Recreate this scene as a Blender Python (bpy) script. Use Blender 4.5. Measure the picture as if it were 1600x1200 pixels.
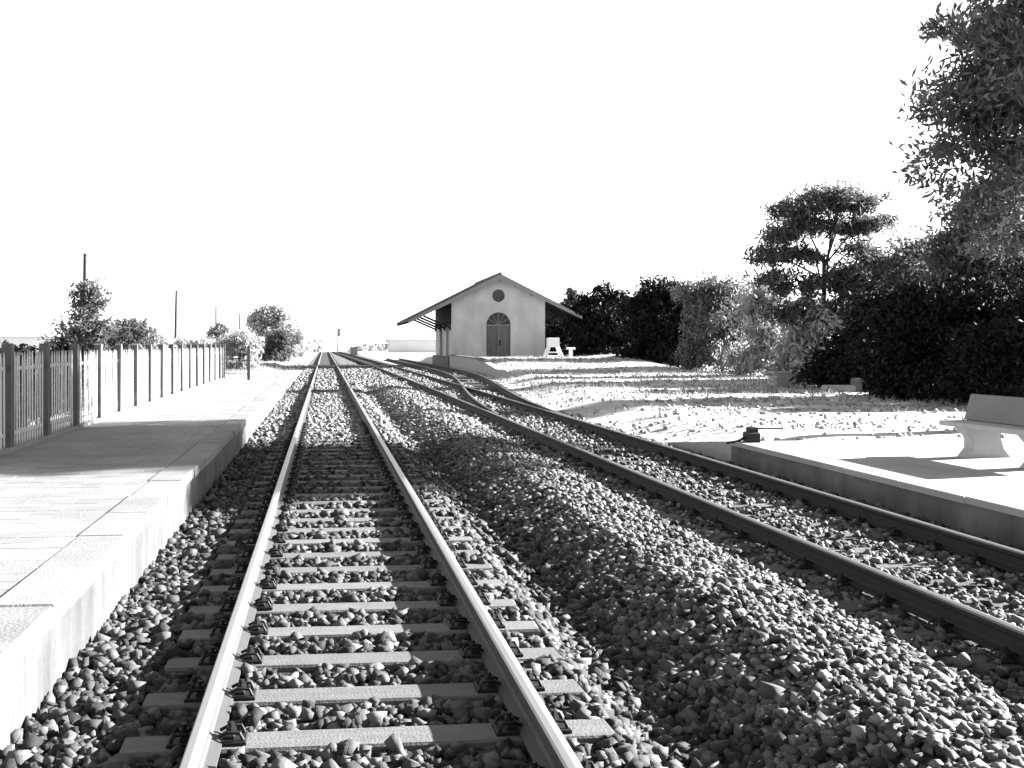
import bpy, math, random
import numpy as np
from mathutils import Vector, Matrix

for o in list(bpy.data.objects):
    bpy.data.objects.remove(o)
scene = bpy.context.scene
COL = scene.collection
R = math.radians

# ------------------------------------------------------------------ camera
cam_d = bpy.data.cameras.new('camera')
cam = bpy.data.objects.new('camera', cam_d)
COL.objects.link(cam)
cam.location = (0, 0, 1.81)
cam.rotation_euler = (R(90), 0, R(-5.5))
cam_d.sensor_width = 36
cam_d.lens = 36.9
cam_d.shift_x = 135 / 1600
cam_d.shift_y = -62 / 1600
cam_d.clip_start = 0.05
cam_d.clip_end = 8000
scene.camera = cam
scene.render.resolution_x, scene.render.resolution_y = 1024, 768

# ------------------------------------------------------------------ sky, sun, exposure
SUN_AZ, SUN_EL = 12.0, 20.3        # azimuth measured from +x (right of the tracks) towards +y (along them)
w = bpy.data.worlds.new('World')
scene.world = w
w.use_nodes = True
wn, wl = w.node_tree.nodes, w.node_tree.links
wn.clear()
sky = wn.new('ShaderNodeTexSky')
sky.sky_type = 'NISHITA'
sky.sun_disc = False
sky.sun_elevation = R(SUN_EL)
sky.sun_rotation = R(90 - SUN_AZ)
sky.dust_density = 0.0
sky.air_density = 1.0
bw = wn.new('ShaderNodeRGBToBW')       # a black and white photograph
bg = wn.new('ShaderNodeBackground')
bg.inputs['Strength'].default_value = 0.05
wo = wn.new('ShaderNodeOutputWorld')
wl.new(sky.outputs[0], bw.inputs[0])
wl.new(bw.outputs[0], bg.inputs[0])
wl.new(bg.outputs[0], wo.inputs[0])

sd = bpy.data.lights.new('sun', 'SUN')
sd.energy = 5.0
sd.angle = R(0.5)
sd.color = (1.0, 1.0, 1.0)
sun = bpy.data.objects.new('sun', sd)
COL.objects.link(sun)
L = Vector((-math.cos(R(SUN_AZ)) * math.cos(R(SUN_EL)), -math.sin(R(SUN_AZ)) * math.cos(R(SUN_EL)), -math.sin(R(SUN_EL))))
sun.rotation_euler = L.to_track_quat('-Z', 'Y').to_euler()
sun.location = (60, 12, 40)

vs = scene.view_settings
vs.view_transform = 'Standard'
vs.look = 'None'
vs.exposure = 3.05
vs.gamma = 1.0
vs.use_curve_mapping = False

# ------------------------------------------------------------------ materials (all neutral grey: the photograph is black and white)
def mat(name, v, rough=0.85, var=0.25, scale=3.0, bump=0.3, bscale=25.0, island=0.0, objrand=0.0, metal=0.0,
        stain=0.0, sscale=0.7, streak=None, spec=0.3, trans=0.0, coarse=0.0):
    m = bpy.data.materials.new(name)
    m.use_nodes = True
    n, l = m.node_tree.nodes, m.node_tree.links
    n.clear()
    out = n.new('ShaderNodeOutputMaterial')
    p = n.new('ShaderNodeBsdfPrincipled')
    p.inputs['Roughness'].default_value = rough
    p.inputs['Metallic'].default_value = metal
    p.inputs['Specular IOR Level'].default_value = spec
    tc = n.new('ShaderNodeTexCoord')
    geo = n.new('ShaderNodeNewGeometry')
    vec = geo.outputs['Position']

    def math_(op, a, b):
        k = n.new('ShaderNodeMath'); k.operation = op
        for i, q in enumerate((a, b)):
            if isinstance(q, (int, float)):
                k.inputs[i].default_value = q
            else:
                l.new(q, k.inputs[i])
        return k.outputs[0]

    def noise(s, detail=5.0, v_=None):
        k = n.new('ShaderNodeTexNoise'); k.inputs['Scale'].default_value = s; k.inputs['Detail'].default_value = detail
        l.new(v_ if v_ is not None else vec, k.inputs['Vector'])
        return k.outputs['Fac']
    val = math_('ADD', math_('MULTIPLY', math_('SUBTRACT', noise(scale), 0.5), var * 2.2), 1.0)
    if coarse:
        val = math_('MULTIPLY', val, math_('ADD', math_('MULTIPLY', math_('SUBTRACT', noise(scale * 9, 3), 0.5), coarse * 2), 1.0))
    if island:
        val = math_('MULTIPLY', val, math_('ADD', math_('MULTIPLY', math_('SUBTRACT', geo.outputs['Random Per Island'], 0.5), island * 2), 1.0))
    if objrand:
        oi = n.new('ShaderNodeObjectInfo')
        val = math_('MULTIPLY', val, math_('ADD', math_('MULTIPLY', math_('SUBTRACT', oi.outputs['Random'], 0.5), objrand * 2), 1.0))
    if stain:
        rp = n.new('ShaderNodeValToRGB')
        rp.color_ramp.elements[0].position = 0.42; rp.color_ramp.elements[1].position = 0.62
        rp.color_ramp.elements[0].color = (1 - stain,) * 3 + (1,)
        l.new(noise(sscale, 6), rp.inputs[0])
        val = math_('MULTIPLY', val, rp.outputs[0])
    if streak:
        mp = n.new('ShaderNodeMapping'); mp.inputs['Scale'].default_value = streak[1]
        l.new(vec, mp.inputs[0])
        val = math_('MULTIPLY', val, math_('ADD', math_('MULTIPLY', math_('SUBTRACT', noise(1.0, 4, mp.outputs[0]), 0.5), streak[0] * 2), 1.0))
    val = math_('MAXIMUM', math_('MULTIPLY', val, v), 0.004)
    cmb = n.new('ShaderNodeCombineColor')
    for i in range(3):
        l.new(val, cmb.inputs[i])
    l.new(cmb.outputs[0], p.inputs['Base Color'])
    if bump:
        b = n.new('ShaderNodeBump'); b.inputs['Strength'].default_value = bump; b.inputs['Distance'].default_value = 0.02
        l.new(noise(bscale, 6), b.inputs['Height'])
        l.new(b.outputs[0], p.inputs['Normal'])
    if trans:
        tr = n.new('ShaderNodeBsdfTranslucent')
        l.new(cmb.outputs[0], tr.inputs['Color'])
        mx = n.new('ShaderNodeMixShader'); mx.inputs[0].default_value = trans
        l.new(p.outputs[0], mx.inputs[1]); l.new(tr.outputs[0], mx.inputs[2])
        l.new(mx.outputs[0], out.inputs['Surface'])
    else:
        l.new(p.outputs[0], out.inputs['Surface'])
    return m

M = {}
M['ground'] = mat('dry_ground', 0.45, var=0.35, scale=0.25, bump=0.9, bscale=9, stain=0.35, sscale=0.6, coarse=0.45)
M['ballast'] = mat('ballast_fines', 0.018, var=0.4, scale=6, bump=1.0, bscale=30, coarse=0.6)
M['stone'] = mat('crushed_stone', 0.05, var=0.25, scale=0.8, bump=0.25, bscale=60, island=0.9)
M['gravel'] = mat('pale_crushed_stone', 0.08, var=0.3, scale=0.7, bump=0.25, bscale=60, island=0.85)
M['paleballast'] = mat('far_pale_ballast', 0.13, var=0.3, scale=0.7, bump=0.25, bscale=60, island=0.6)  # paler than the near ballast
M['sleeper'] = mat('concrete_sleeper', 0.105, var=0.2, scale=9, bump=0.3, bscale=70, objrand=0.12, streak=(0.3, (3, 22, 3)))
M['wood'] = mat('old_sleeper_wood', 0.06, var=0.3, scale=6, bump=0.6, bscale=40, objrand=0.3, streak=(0.7, (3, 45, 3)))
M['rail'] = mat('rusty_rail_steel', 0.045, rough=0.65, var=0.2, scale=8, bump=0.15, bscale=60, spec=0.4)
M['railshade'] = mat('shaded_rusty_rail_steel', 0.018, rough=0.7, var=0.3, scale=8, bump=0.15, bscale=60, spec=0.2)  # rusty steel darkened further, with the shade of the left faces in the colour
M['yardstone'] = mat('pale_yard_stone', 0.26, var=0.3, scale=0.7, bump=0.25, bscale=60, island=0.5)
M['leafwashed'] = mat('washed_out_foliage', 0.3, rough=0.6, var=0.4, scale=0.5, bump=0, island=0.5, trans=0.4, spec=0.25)  # leaf colour paled in place of haze over the left bushes
M['benchshade'] = mat('shaded_bench_concrete', 0.15, var=0.15, scale=6, bump=0.3, bscale=50)  # bench concrete made darker; the backrest's shade is painted into the colour
M['railtop'] = mat('polished_rail_head', 0.28, rough=0.38, var=0.1, scale=5, bump=0.05, bscale=80, metal=0.55, streak=(0.15, (30, 0.6, 30)))
M['rustdark'] = mat('dull_rail_head', 0.1, rough=0.5, var=0.2, scale=5, bump=0.1, bscale=60, metal=0.4)
M['iron'] = mat('black_iron', 0.006, rough=0.6, var=0.3, scale=8, bump=0.2)
M['plaster'] = mat('platform_plaster', 0.08, var=0.3, scale=2.5, bump=0.5, bscale=18, streak=(0.7, (6, 6, 0.9)), stain=0.3, sscale=1.3)
M['coping'] = mat('coping_concrete', 0.175, var=0.2, scale=4, bump=0.3, bscale=50, objrand=0.08, stain=0.15, sscale=1.0)
M['paver'] = mat('paving_tile', 0.19, var=0.2, scale=3, bump=0.3, bscale=60, objrand=0.10, island=0.08, stain=0.2, sscale=0.8)
M['joint'] = mat('paving_bed_sand', 0.05, var=0.3, scale=8, bump=0.4)
M['concR'] = mat('grey_platform_wall', 0.11, var=0.25, scale=3, bump=0.4, bscale=22, streak=(0.4, (3, 3, 0.8)), stain=0.3, sscale=1.4)
M['ramp'] = mat('whitewashed_concrete', 0.26, var=0.2, scale=4, bump=0.3, bscale=22)
M['topR'] = mat('pale_platform_surface', 0.27, var=0.15, scale=2, bump=0.3, bscale=30, stain=0.15, sscale=0.9)
M['fence'] = mat('painted_concrete', 0.42, var=0.12, scale=6, bump=0.25, bscale=50, objrand=0.08, streak=(0.2, (9, 9, 1.5)))
M['post'] = mat('shade_dark_weathered_post', 0.08, var=0.25, scale=6, bump=0.35, bscale=40, objrand=0.1, streak=(0.35, (9, 9, 1.5)))  # weathered concrete, darkened: shade on the camera side is put into the colour
M['bench'] = mat('bench_concrete', 0.3, var=0.15, scale=6, bump=0.3, bscale=50)
M['wall'] = mat('shed_plaster', 0.42, var=0.18, scale=0.6, bump=0.3, bscale=8, stain=0.16, sscale=0.5, streak=(0.25, (1.6, 1.6, 0.35)))
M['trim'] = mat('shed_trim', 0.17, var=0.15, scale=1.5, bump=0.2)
M['rooft'] = mat('roof_tile', 0.07, var=0.3, scale=1.5, bump=0.3, island=0.25, objrand=0.2)
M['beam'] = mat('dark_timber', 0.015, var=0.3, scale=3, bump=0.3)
M['door'] = mat('grey_door_boards', 0.1, var=0.2, scale=2, bump=0.3, objrand=0.15, streak=(0.35, (9, 9, 0.6)))
M['glass'] = mat('dusty_glass', 0.04, rough=0.15, var=0.3, scale=2, bump=0.02, spec=0.6)
M['white'] = mat('white_paint', 0.6, var=0.12, scale=5, bump=0.2)
M['bark'] = mat('bark', 0.03, var=0.4, scale=5, bump=0.8, bscale=20)
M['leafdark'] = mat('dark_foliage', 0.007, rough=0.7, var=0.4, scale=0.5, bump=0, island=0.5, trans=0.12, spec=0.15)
M['leafmid'] = mat('mid_foliage', 0.042, rough=0.6, var=0.5, scale=0.6, bump=0, island=0.6, trans=0.45, spec=0.25)
M['leaflight'] = mat('light_foliage', 0.085, rough=0.6, var=0.5, scale=0.6, bump=0, island=0.6, trans=0.5, spec=0.25)
M['leafpale'] = mat('pale_foliage', 0.1, rough=0.6, var=0.5, scale=0.5, bump=0, island=0.5, trans=0.35, spec=0.25)
M['grass'] = mat('dry_grass', 0.22, rough=0.8, var=0.4, scale=0.5, bump=0, island=0.5, trans=0.3, spec=0.1)
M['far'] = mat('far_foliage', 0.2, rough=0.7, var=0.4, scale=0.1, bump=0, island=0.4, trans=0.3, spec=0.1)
M['housew'] = mat('far_house_wall', 0.6, var=0.12, scale=0.4, bump=0.1)
M['houser'] = mat('far_house_roof', 0.45, var=0.2, scale=0.6, bump=0.3)
M['pole'] = mat('tarred_pole', 0.02, var=0.3, scale=3, bump=0.3)

# ------------------------------------------------------------------ helpers
def link(name, me, parent=None, label=None, cat=None, group=None, kind=None):
    o = bpy.data.objects.new(name, me)
    COL.objects.link(o)
    if parent is not None:
        o.parent = parent
    tag(o, label, cat, group, kind)
    return o

def tag(o, label=None, cat=None, group=None, kind=None):
    if label: o['label'] = label
    if cat: o['category'] = cat
    if group: o['group'] = group
    if kind: o['kind'] = kind
    return o

def thing(name, label, cat, loc=(0, 0, 0), rz=0.0, group=None):
    o = link(name, None, None, label, cat, group)
    o.location = loc
    o.rotation_euler = (0, 0, rz)
    return o

def np_mesh(name, V, F, mats):
    """V (n,3), F (m,k) with one k for all faces"""
    V = np.asarray(V, dtype=np.float32); F = np.asarray(F, dtype=np.int32)
    me = bpy.data.meshes.new(name)
    k = F.shape[1]
    me.vertices.add(len(V)); me.vertices.foreach_set('co', V.ravel())
    me.loops.add(F.size); me.loops.foreach_set('vertex_index', F.ravel())
    me.polygons.add(len(F))
    me.polygons.foreach_set('loop_start', np.arange(0, F.size, k, dtype=np.int32))
    try:
        me.polygons.foreach_set('loop_total', np.full(len(F), k, dtype=np.int32))
    except Exception:
        pass
    me.update(calc_edges=True)
    me.validate()
    for m in (mats if isinstance(mats, (list, tuple)) else [mats]):
        me.materials.append(m)
    return me

class MB:
    def __init__(s):
        s.v = []; s.f = []; s.mi = []
    def add(s, vs_, fs, mi=0):
        b = len(s.v)
        s.v += [tuple(p) for p in vs_]
        s.f += [tuple(b + i for i in q) for q in fs]
        s.mi += [mi] * len(fs)
        return s
    def box(s, x0, x1, y0, y1, z0, z1, mi=0, bev=0.0, rot=None, about=None):
        if bev:
            e = bev
            vs_ = [(x0, y0, z0), (x1, y0, z0), (x1, y1, z0), (x0, y1, z0),
                   (x0, y0, z1 - e), (x1, y0, z1 - e), (x1, y1, z1 - e), (x0, y1, z1 - e),
                   (x0 + e, y0 + e, z1), (x1 - e, y0 + e, z1), (x1 - e, y1 - e, z1), (x0 + e, y1 - e, z1)]
            fs = [(3, 2, 1, 0)] + [(i, (i + 1) % 4, 4 + (i + 1) % 4, 4 + i) for i in range(4)] + \
                 [(4 + i, 4 + (i + 1) % 4, 8 + (i + 1) % 4, 8 + i) for i in range(4)] + [(8, 9, 10, 11)]
        else:
            vs_ = [(x0, y0, z0), (x1, y0, z0), (x1, y1, z0), (x0, y1, z0), (x0, y0, z1), (x1, y0, z1), (x1, y1, z1), (x0, y1, z1)]
            fs = [(3, 2, 1, 0), (4, 5, 6, 7), (0, 1, 5, 4), (1, 2, 6, 5), (2, 3, 7, 6), (3, 0, 4, 7)]
        if rot is not None:
            c = Vector(about if about else ((x0 + x1) / 2, (y0 + y1) / 2, (z0 + z1) / 2))
            vs_ = [c + rot @ (Vector(p) - c) for p in vs_]
        return s.add(vs_, fs, mi)
    def prism(s, poly, axis, a, b, mi=0):
        """polygon of (u,v) extruded along axis 'x','y','z' from a to b"""
        def P(u, v, t):
            return {'x': (t, u, v), 'y': (u, t, v), 'z': (u, v, t)}[axis]
        n = len(poly)
        vs_ = [P(u, v, a) for u, v in poly] + [P(u, v, b) for u, v in poly]
        fs = [tuple(range(n)), tuple(range(2 * n - 1, n - 1, -1))] + [(i, i + n, (i + 1) % n + n, (i + 1) % n) for i in range(n)]
        return s.add(vs_, fs, mi)
    def tube(s, pts, rad, n=8, mi=0):
        pts = [Vector(p) for p in pts]
        rads = rad if isinstance(rad, (list, tuple)) else [rad] * len(pts)
        vs_, fs = [], []
        for i, p in enumerate(pts):
            d = (pts[min(i + 1, len(pts) - 1)] - pts[max(i - 1, 0)]).normalized()
            a = d.cross(Vector((0, 0, 1)) if abs(d.z) < 0.9 else Vector((1, 0, 0))).normalized()
            b = d.cross(a)
            for k in range(n):
                t = 2 * math.pi * k / n
                vs_.append(p + (a * math.cos(t) + b * math.sin(t)) * rads[i])
        for i in range(len(pts) - 1):
            for k in range(n):
                fs.append((i * n + k, i * n + (k + 1) % n, (i + 1) * n + (k + 1) % n, (i + 1) * n + k))
        fs.append(tuple(range(n))); fs.append(tuple(range(len(pts) * n - 1, (len(pts) - 1) * n - 1, -1)))
        return s.add(vs_, fs, mi)
    def beam(s, p, q, wd, ht, mi=0):
        p, q = Vector(p), Vector(q)
        d = (q - p).normalized()
        a = d.cross(Vector((0, 0, 1)) if abs(d.z) < 0.95 else Vector((0, 1, 0))).normalized() * wd / 2
        b = a.normalized().cross(d) * ht / 2
        vs_ = [p - a - b, p + a - b, p + a + b, p - a + b, q - a - b, q + a - b, q + a + b, q - a + b]
        return s.add(vs_, [(0, 1, 2, 3), (7, 6, 5, 4), (0, 4, 5, 1), (1, 5, 6, 2), (2, 6, 7, 3), (3, 7, 4, 0)], mi)
    def mesh(s, name, mats, fix=True):
        me = bpy.data.meshes.new(name)
        me.from_pydata(s.v, [], s.f)
        for m in (mats if isinstance(mats, (list, tuple)) else [mats]):
            me.materials.append(m)
        me.polygons.foreach_set('material_index', s.mi)
        if fix:
            import bmesh
            bm = bmesh.new(); bm.from_mesh(me)
            bmesh.ops.recalc_face_normals(bm, faces=bm.faces)
            bm.to_mesh(me); bm.free()
        me.update()
        return me
    def build(s, name, mats, parent=None, **k):
        return link(name, s.mesh(name, mats), parent, **k)

def sstep(a, b, x):
    t = np.clip((x - a) / (b - a), 0, 1)
    return t * t * (3 - 2 * t)

def wobble(x, y, s, seed=0):
    """cheap smooth value noise from sines"""
    r = np.random.RandomState(seed)
    out = 0
    for k in range(6):
        a, b, c = r.uniform(-1, 1, 3)
        out = out + np.sin((a * x + b * y) * s * (1 + k * 0.6) * 2.2 + c * 9)
    return out / 6

# ------------------------------------------------------------------ track geometry
GX0, GX1 = -0.53, 0.97                         # main track rails
T2 = [(-4, 4.74), (40, 4.74), (80, 4.5), (130, 4.0), (193, 3.25), (262, 2.7)]
SD = [(21, 4.74), (24, 4.83), (28, 5.04), (33, 5.40), (37, 5.78), (43, 6.38), (49.4, 7.02), (56, 7.55), (63, 7.9), (70, 8.06), (80, 8.1), (125, 8.1)]
def smooth_path(P):
    ys = np.array([p[0] for p in P], float); xs = np.array([p[1] for p in P], float)
    g = np.gradient(xs, ys)
    def f(y):
        y = np.asarray(y, float)
        i = np.clip(np.searchsorted(ys, y) - 1, 0, len(ys) - 2)
        h = ys[i + 1] - ys[i]; t = np.clip((y - ys[i]) / h, 0, 1)
        return (2 * t**3 - 3 * t**2 + 1) * xs[i] + (t**3 - 2 * t**2 + t) * h * g[i] + (-2 * t**3 + 3 * t**2) * xs[i + 1] + (t**3 - t**2) * h * g[i + 1]
    return f
f2, fs_ = smooth_path(T2), smooth_path(SD)
PLX = -1.42      # left platform edge
PLZ = 0.46
PRX, PRZ, PRE = 6.30, 0.31, 15.8   # right platform edge, height, end

def crest(y):
    return -np.clip(y - 245, 0, None) ** 1.0 * 0.02 * sstep(245, 300, y)

def ground_h(x, y):
    x = np.asarray(x, float); y = np.asarray(y, float)
    z = np.full(np.broadcast(x, y).shape, -0.07)
    rs = np.where(y < 21, 6.4, np.where(y < 130, fs_(np.clip(y, 21, 125)) + 1.3, 7.0))
    z = z + 0.27 * sstep(rs, rs + 2.2, x) 
    z = z + 0.3 * sstep(-3.0, -4.5, x)
    # earth loading bank: ramp from y 54 up to the dock, down to the right at x 21-24
    bank = sstep(53.5, 67, y) * (1 - sstep(100, 112, y)) * sstep(10.0, 10.02, x) * (1 - sstep(19.5, 22.5, x))
    z = z + bank * (0.85 - 0.2)
    z = z + 0.30 * np.exp(-((x - 20.2) / 1.3) ** 2 - ((y - 71) / 4.5) ** 2)
    away = sstep(1.0, 3.0, np.abs(x - 2.5) - 4.5)
    z = z + 0.05 * wobble(x, y, 0.5, 3) * away + 0.02 * wobble(x, y, 2.2, 4) * away
    z = z + np.maximum(crest(y), -9 + 0 * y)
    # lowered below the ballast bed
    inb = (x > -1.5) & (x < 6.35) & (y < 262)
    return np.where(inb, z - 0.35, z)

def bed_h(x, y):
    px_ = [-1.6, -1.3, -1.0, -0.9, 1.36, 1.55, 1.8, 2.55, 3.2, 3.5, 5.95, 6.25, 6.6]
    pz_ = [-0.03, -0.05, -0.045, -0.035, -0.035, -0.18, -0.19, 0.10, 0.05, -0.035, -0.035, -0.06, -0.06]
    fade = 1 - sstep(35, 60, y)
    prof = np.interp(x, px_, pz_)
    z = -0.035 + (prof + 0.035) * fade
    z = z + 0.022 * wobble(x, y, 1.6, 5) * sstep(1.4, 1.8, x) * (1 - sstep(3.2, 3.5, x))
    z = z + 0.008 * wobble(x, y, 5.0, 6)
    return z + np.maximum(crest(y), -9)

def grid_mesh(name, xs, ys, hf, m):
    X, Y = np.meshgrid(xs, ys)
    Z = hf(X, Y)
    V = np.stack([X, Y, Z], -1).reshape(-1, 3)
    nx, ny = len(xs), len(ys)
    i = (np.arange(ny - 1)[:, None] * nx + np.arange(nx - 1)[None]).ravel()
    F = np.stack([i, i + 1, i + nx + 1, i + nx], -1)
    return np_mesh(name, V, F, m)

# ------------------------------------------------------------------ ground and ballast bed
gx = np.unique(np.concatenate([np.linspace(-3000, -60, 14), np.linspace(-60, -10, 18), np.linspace(-10, -1.5, 16), [-1.5, -1.49, 6.34, 6.351], np.linspace(6.4, 26, 90), [10.0, 10.02], np.linspace(26, 60, 24), np.linspace(60, 3000, 14)]))
gy = np.unique(np.concatenate([np.linspace(-60, 0, 8), np.linspace(0, 50, 130), np.linspace(50, 115, 110), np.linspace(115, 262, 50), [261.9, 262.1], np.linspace(270, 420, 20), np.linspace(450, 5000, 16)]))
link('ground', grid_mesh('ground', gx, gy, ground_h, M['ground']), kind='structure', label='dry pale ground beyond the tracks')
bx = np.linspace(-1.45, 6.3, 62)
by = np.unique(np.concatenate([np.linspace(-4, 30, 200), np.linspace(30, 70, 100), np.linspace(70, 262, 90)]))
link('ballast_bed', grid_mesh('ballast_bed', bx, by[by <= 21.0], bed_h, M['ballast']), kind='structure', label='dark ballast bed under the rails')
link('ballast_bed', grid_mesh('ballast_bed', bx, by[by >= by[by <= 21.0][-1]], bed_h, M['paleballast']), kind='structure', label='pale ballast bed further down the line')

# ------------------------------------------------------------------ platforms
pl = link('platform', None, kind='structure', label='long pale platform on the fence side of the tracks')
MB().box(-4.7, PLX - 0.015, -4, 40.6, -0.3, PLZ - 0.10).build('platform_wall', M['plaster'], pl)
MB().box(-4.7, PLX - 0.32, -4, 40.6, PLZ - 0.099, PLZ - 0.035).build('paving_bed', M['joint'], pl)
rng = random.Random(4)
cop = [MB().box(-0.312, 0.012 + 0.004 * k, 0.001, 0.998, -0.099, 0.0, bev=0.006 + 0.003 * k).mesh('coping_stone', M['coping']) for k in range(3)]
for k in range(44):
    o = link('coping_stone', cop[rng.randrange(3)], pl)
    o.location = (PLX + rng.uniform(-0.006, 0.006), -3.4 + k, PLZ + rng.uniform(-0.004, 0.004))
    o.rotation_euler = (0, 0, rng.uniform(-0.001, 0.001))
tw, tl = 0.40, 0.20
tile_me = [MB().box(-tw / 2 + 0.002, tw / 2 - 0.002, -tl / 2 + 0.002, tl / 2 - 0.002, -0.045, 0, bev=0.0015).mesh('paving_tile', M['paver']) for k in range(1)]
half_me = MB().box(-tw / 4 + 0.002, tw / 4 - 0.002, -tl / 2 + 0.002, tl / 2 - 0.002, -0.045, 0, bev=0.0015).mesh('paving_tile', M['paver'])
cnt = 0
rest = MB()
for r_ in range(int((40.5 - 3.6) / tl)):
    y = 3.7 + r_ * tl
    x = PLX - 0.318 - (tw / 2 if r_ % 2 == 0 else tw / 4)
    first = True
    while x > -4.55:
        w_ = tw if not (first and r_ % 2) else tw / 2
        z = PLZ - 0.006 + rng.uniform(-0.0012, 0.0012)
        tx, ty = rng.gauss(0, 0.004), rng.gauss(0, 0.0025)
        if y >= 5.3 and cnt < 298:
            o = link('paving_tile', tile_me[0] if w_ == tw else half_me, pl)
            o.location = (x, y, z); o.rotation_euler = (tx, ty, rng.gauss(0, 0.006)); cnt += 1
        else:
            h = w_ / 2 - 0.004
            rest.box(x - h, x + h, y - tl / 2 + 0.004, y + tl / 2 - 0.004, z - 0.045, z, bev=0.0015)
        x -= (w_ / 2 + tw / 2); first = False
rest.build('paving_tiles', M['paver'], pl, kind='stuff')

pr = link('platform', None, kind='structure', label='low grey walled platform under the concrete bench')
MB().box(PRX, 11.0, -4, PRE, -0.3, PRZ - 0.07).build('platform_wall', M['concR'], pr)
MB().box(PRX + 0.30, 11.0, -4, PRE, PRZ - 0.069, PRZ - 0.008).build('platform_surface', M['topR'], pr)
cop2 = MB().box(-0.02, 0.295, 0.004, 1.19, -0.069, 0.0, bev=0.012).mesh('coping_stone', M['topR'])
for k in range(17):
    if -4 + 1.2 * k + 1.19 <= PRE + 0.7:
        o = link('coping_stone', cop2, pr); o.location = (PRX + rng.uniform(-0.004, 0.004), PRE - 1.2 * (k + 1), PRZ + rng.uniform(-0.003, 0.003))
MB().prism([(PRE + 0.004, -0.3), (PRE + 3.3, -0.3), (PRE + 3.3, -0.02), (PRE + 0.004, PRZ - 0.01)], 'x', PRX + 0.02, 8.4).build('end_ramp', M['ramp'], pr)

# ------------------------------------------------------------------ rails and sleepers
PROF = [(-0.070, 0.0), (0.070, 0.0), (0.070, 0.012), (0.022, 0.030), (0.010, 0.045), (0.009, 0.110), (0.033, 0.125), (0.036, 0.155), (0.028, 0.166), (0.0, 0.170),
        (-0.028, 0.166), (-0.036, 0.155), (-0.033, 0.125), (-0.009, 0.110), (-0.010, 0.045), (-0.022, 0.030), (-0.070, 0.012)]
def rail_mesh(fx, off, ys, top, side):
    b = MB(); n = len(PROF); vs_, fs, mi = [], [], []
    for i, y in enumerate(ys):
        y = float(y)
        x = float(fx(y)); dx = float((fx(y + 0.2) - fx(y - 0.2)) / 0.4)
        nrm = Vector((1, -dx)).normalized()
        zc = float(np.maximum(crest(np.array(y)), -9))
        for u, v in PROF:
            vs_.append((x + nrm.x * (off + u), y + nrm.y * (off + u), 0.0 + v + zc + 0.0))
        if i:
            for k in range(n):
                a, c = (i - 1) * n + k, (i - 1) * n + (k + 1) % n
                fs.append((a, c, c + n, a + n)); mi.append(1 if 7 <= k <= 10 else 0)
    fs.append(tuple(range(n))); mi.append(0)
    fs.append(tuple(range(len(vs_) - 1, len(vs_) - n - 1, -1))); mi.append(0)
    b.add(vs_, fs); b.mi = mi
    return b.mesh('rail', [side, top])

def sleeper_meshes(half, wd, m, seed, rough_=0.004):
    out = []
    r = random.Random(seed)
    for k in range(4):
        b = MB().box(-half, half, -wd / 2, wd / 2, -0.16, 0.0, bev=0.012)
        b.v = [(x + r.uniform(-rough_, rough_) * 3, y + r.uniform(-rough_, rough_), z + r.uniform(-rough_, rough_)) for x, y, z in b.v]
        out.append(b.mesh('sleeper', m))
    return out

def clip_mesh():
    b = MB()
    b.box(-0.005, 0.115, -0.075, 0.075, 0.0, 0.018, bev=0.004)             # base plate shoulder
    b.box(0.01, 0.06, -0.04, 0.04, 0.018, 0.036, bev=0.006)                # clamp
    b.tube([(0.045, 0, 0.03), (0.045, 0, 0.085)], 0.013, 6)                 # bolt
    b.tube([(0.045, 0, 0.042), (0.045, 0, 0.062)], 0.024, 6)                # nut
    b.tube([(0.10, -0.05, 0.018), (0.085, -0.052, 0.05), (0.03, -0.045, 0.052), (-0.01, -0.04, 0.034)], 0.009, 5)
    b.tube([(0.10, 0.05, 0.018), (0.085, 0.052, 0.05), (0.03, 0.045, 0.052), (-0.01, 0.04, 0.034)], 0.009, 5)
    return b.mesh('rail_clip', M['iron'])
CLIP = clip_mesh()

def track(label, fx, y0, y1, rails, sl_y, half, wd, smat, far_from, clips_to, seed, top, rail_len=None):
    t = thing('railway_track', label, 'railway track')
    for off, ra, rb in rails:
        ys = np.unique(np.concatenate([np.arange(ra, min(rb, 75), 1.0), np.arange(min(rb, 75), rb, 4.0), [rb]]))
        link('rail', rail_mesh(fx, off, ys, top, M['rail'] if smat is M['sleeper'] else M['railshade']), t)
    ms = sleeper_meshes(half, wd, smat, seed, 0.004 if smat is M['sleeper'] else 0.012)
    far = MB(); r = random.Random(seed + 1)
    for y in sl_y:
        x = float(fx(y)); dx = float((fx(y + 0.2) - fx(y - 0.2)) / 0.4); a = -math.atan(dx)
        zc = float(np.maximum(crest(np.array(y)), -9))
        if y < far_from:
            s = link('sleeper', ms[r.randrange(4)], t)
            s.location = (x + r.uniform(-0.02, 0.02), y, -0.002 + zc + r.uniform(-0.003, 0.002)); s.rotation_euler = (0, 0, a + r.gauss(0, 0.006 if smat is M['sleeper'] else 0.015))
            if y < clips_to:
                for off in (-0.75, 0.75):
                    for sg in (-1, 1):
                        c = link('rail_clip', CLIP, s)
                        c.location = (x + off + sg * 0.062 - s.location.x, 0, 0.001)
                        c.rotation_euler = (0, 0, 0 if sg > 0 else math.pi)
        else:
            far.box(x - half, x + half, y - wd / 2, y + wd / 2, zc - 0.16, zc - 0.002)
    if far.v:
        far.build('sleepers', smat, t, kind='stuff')
    return t

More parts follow.
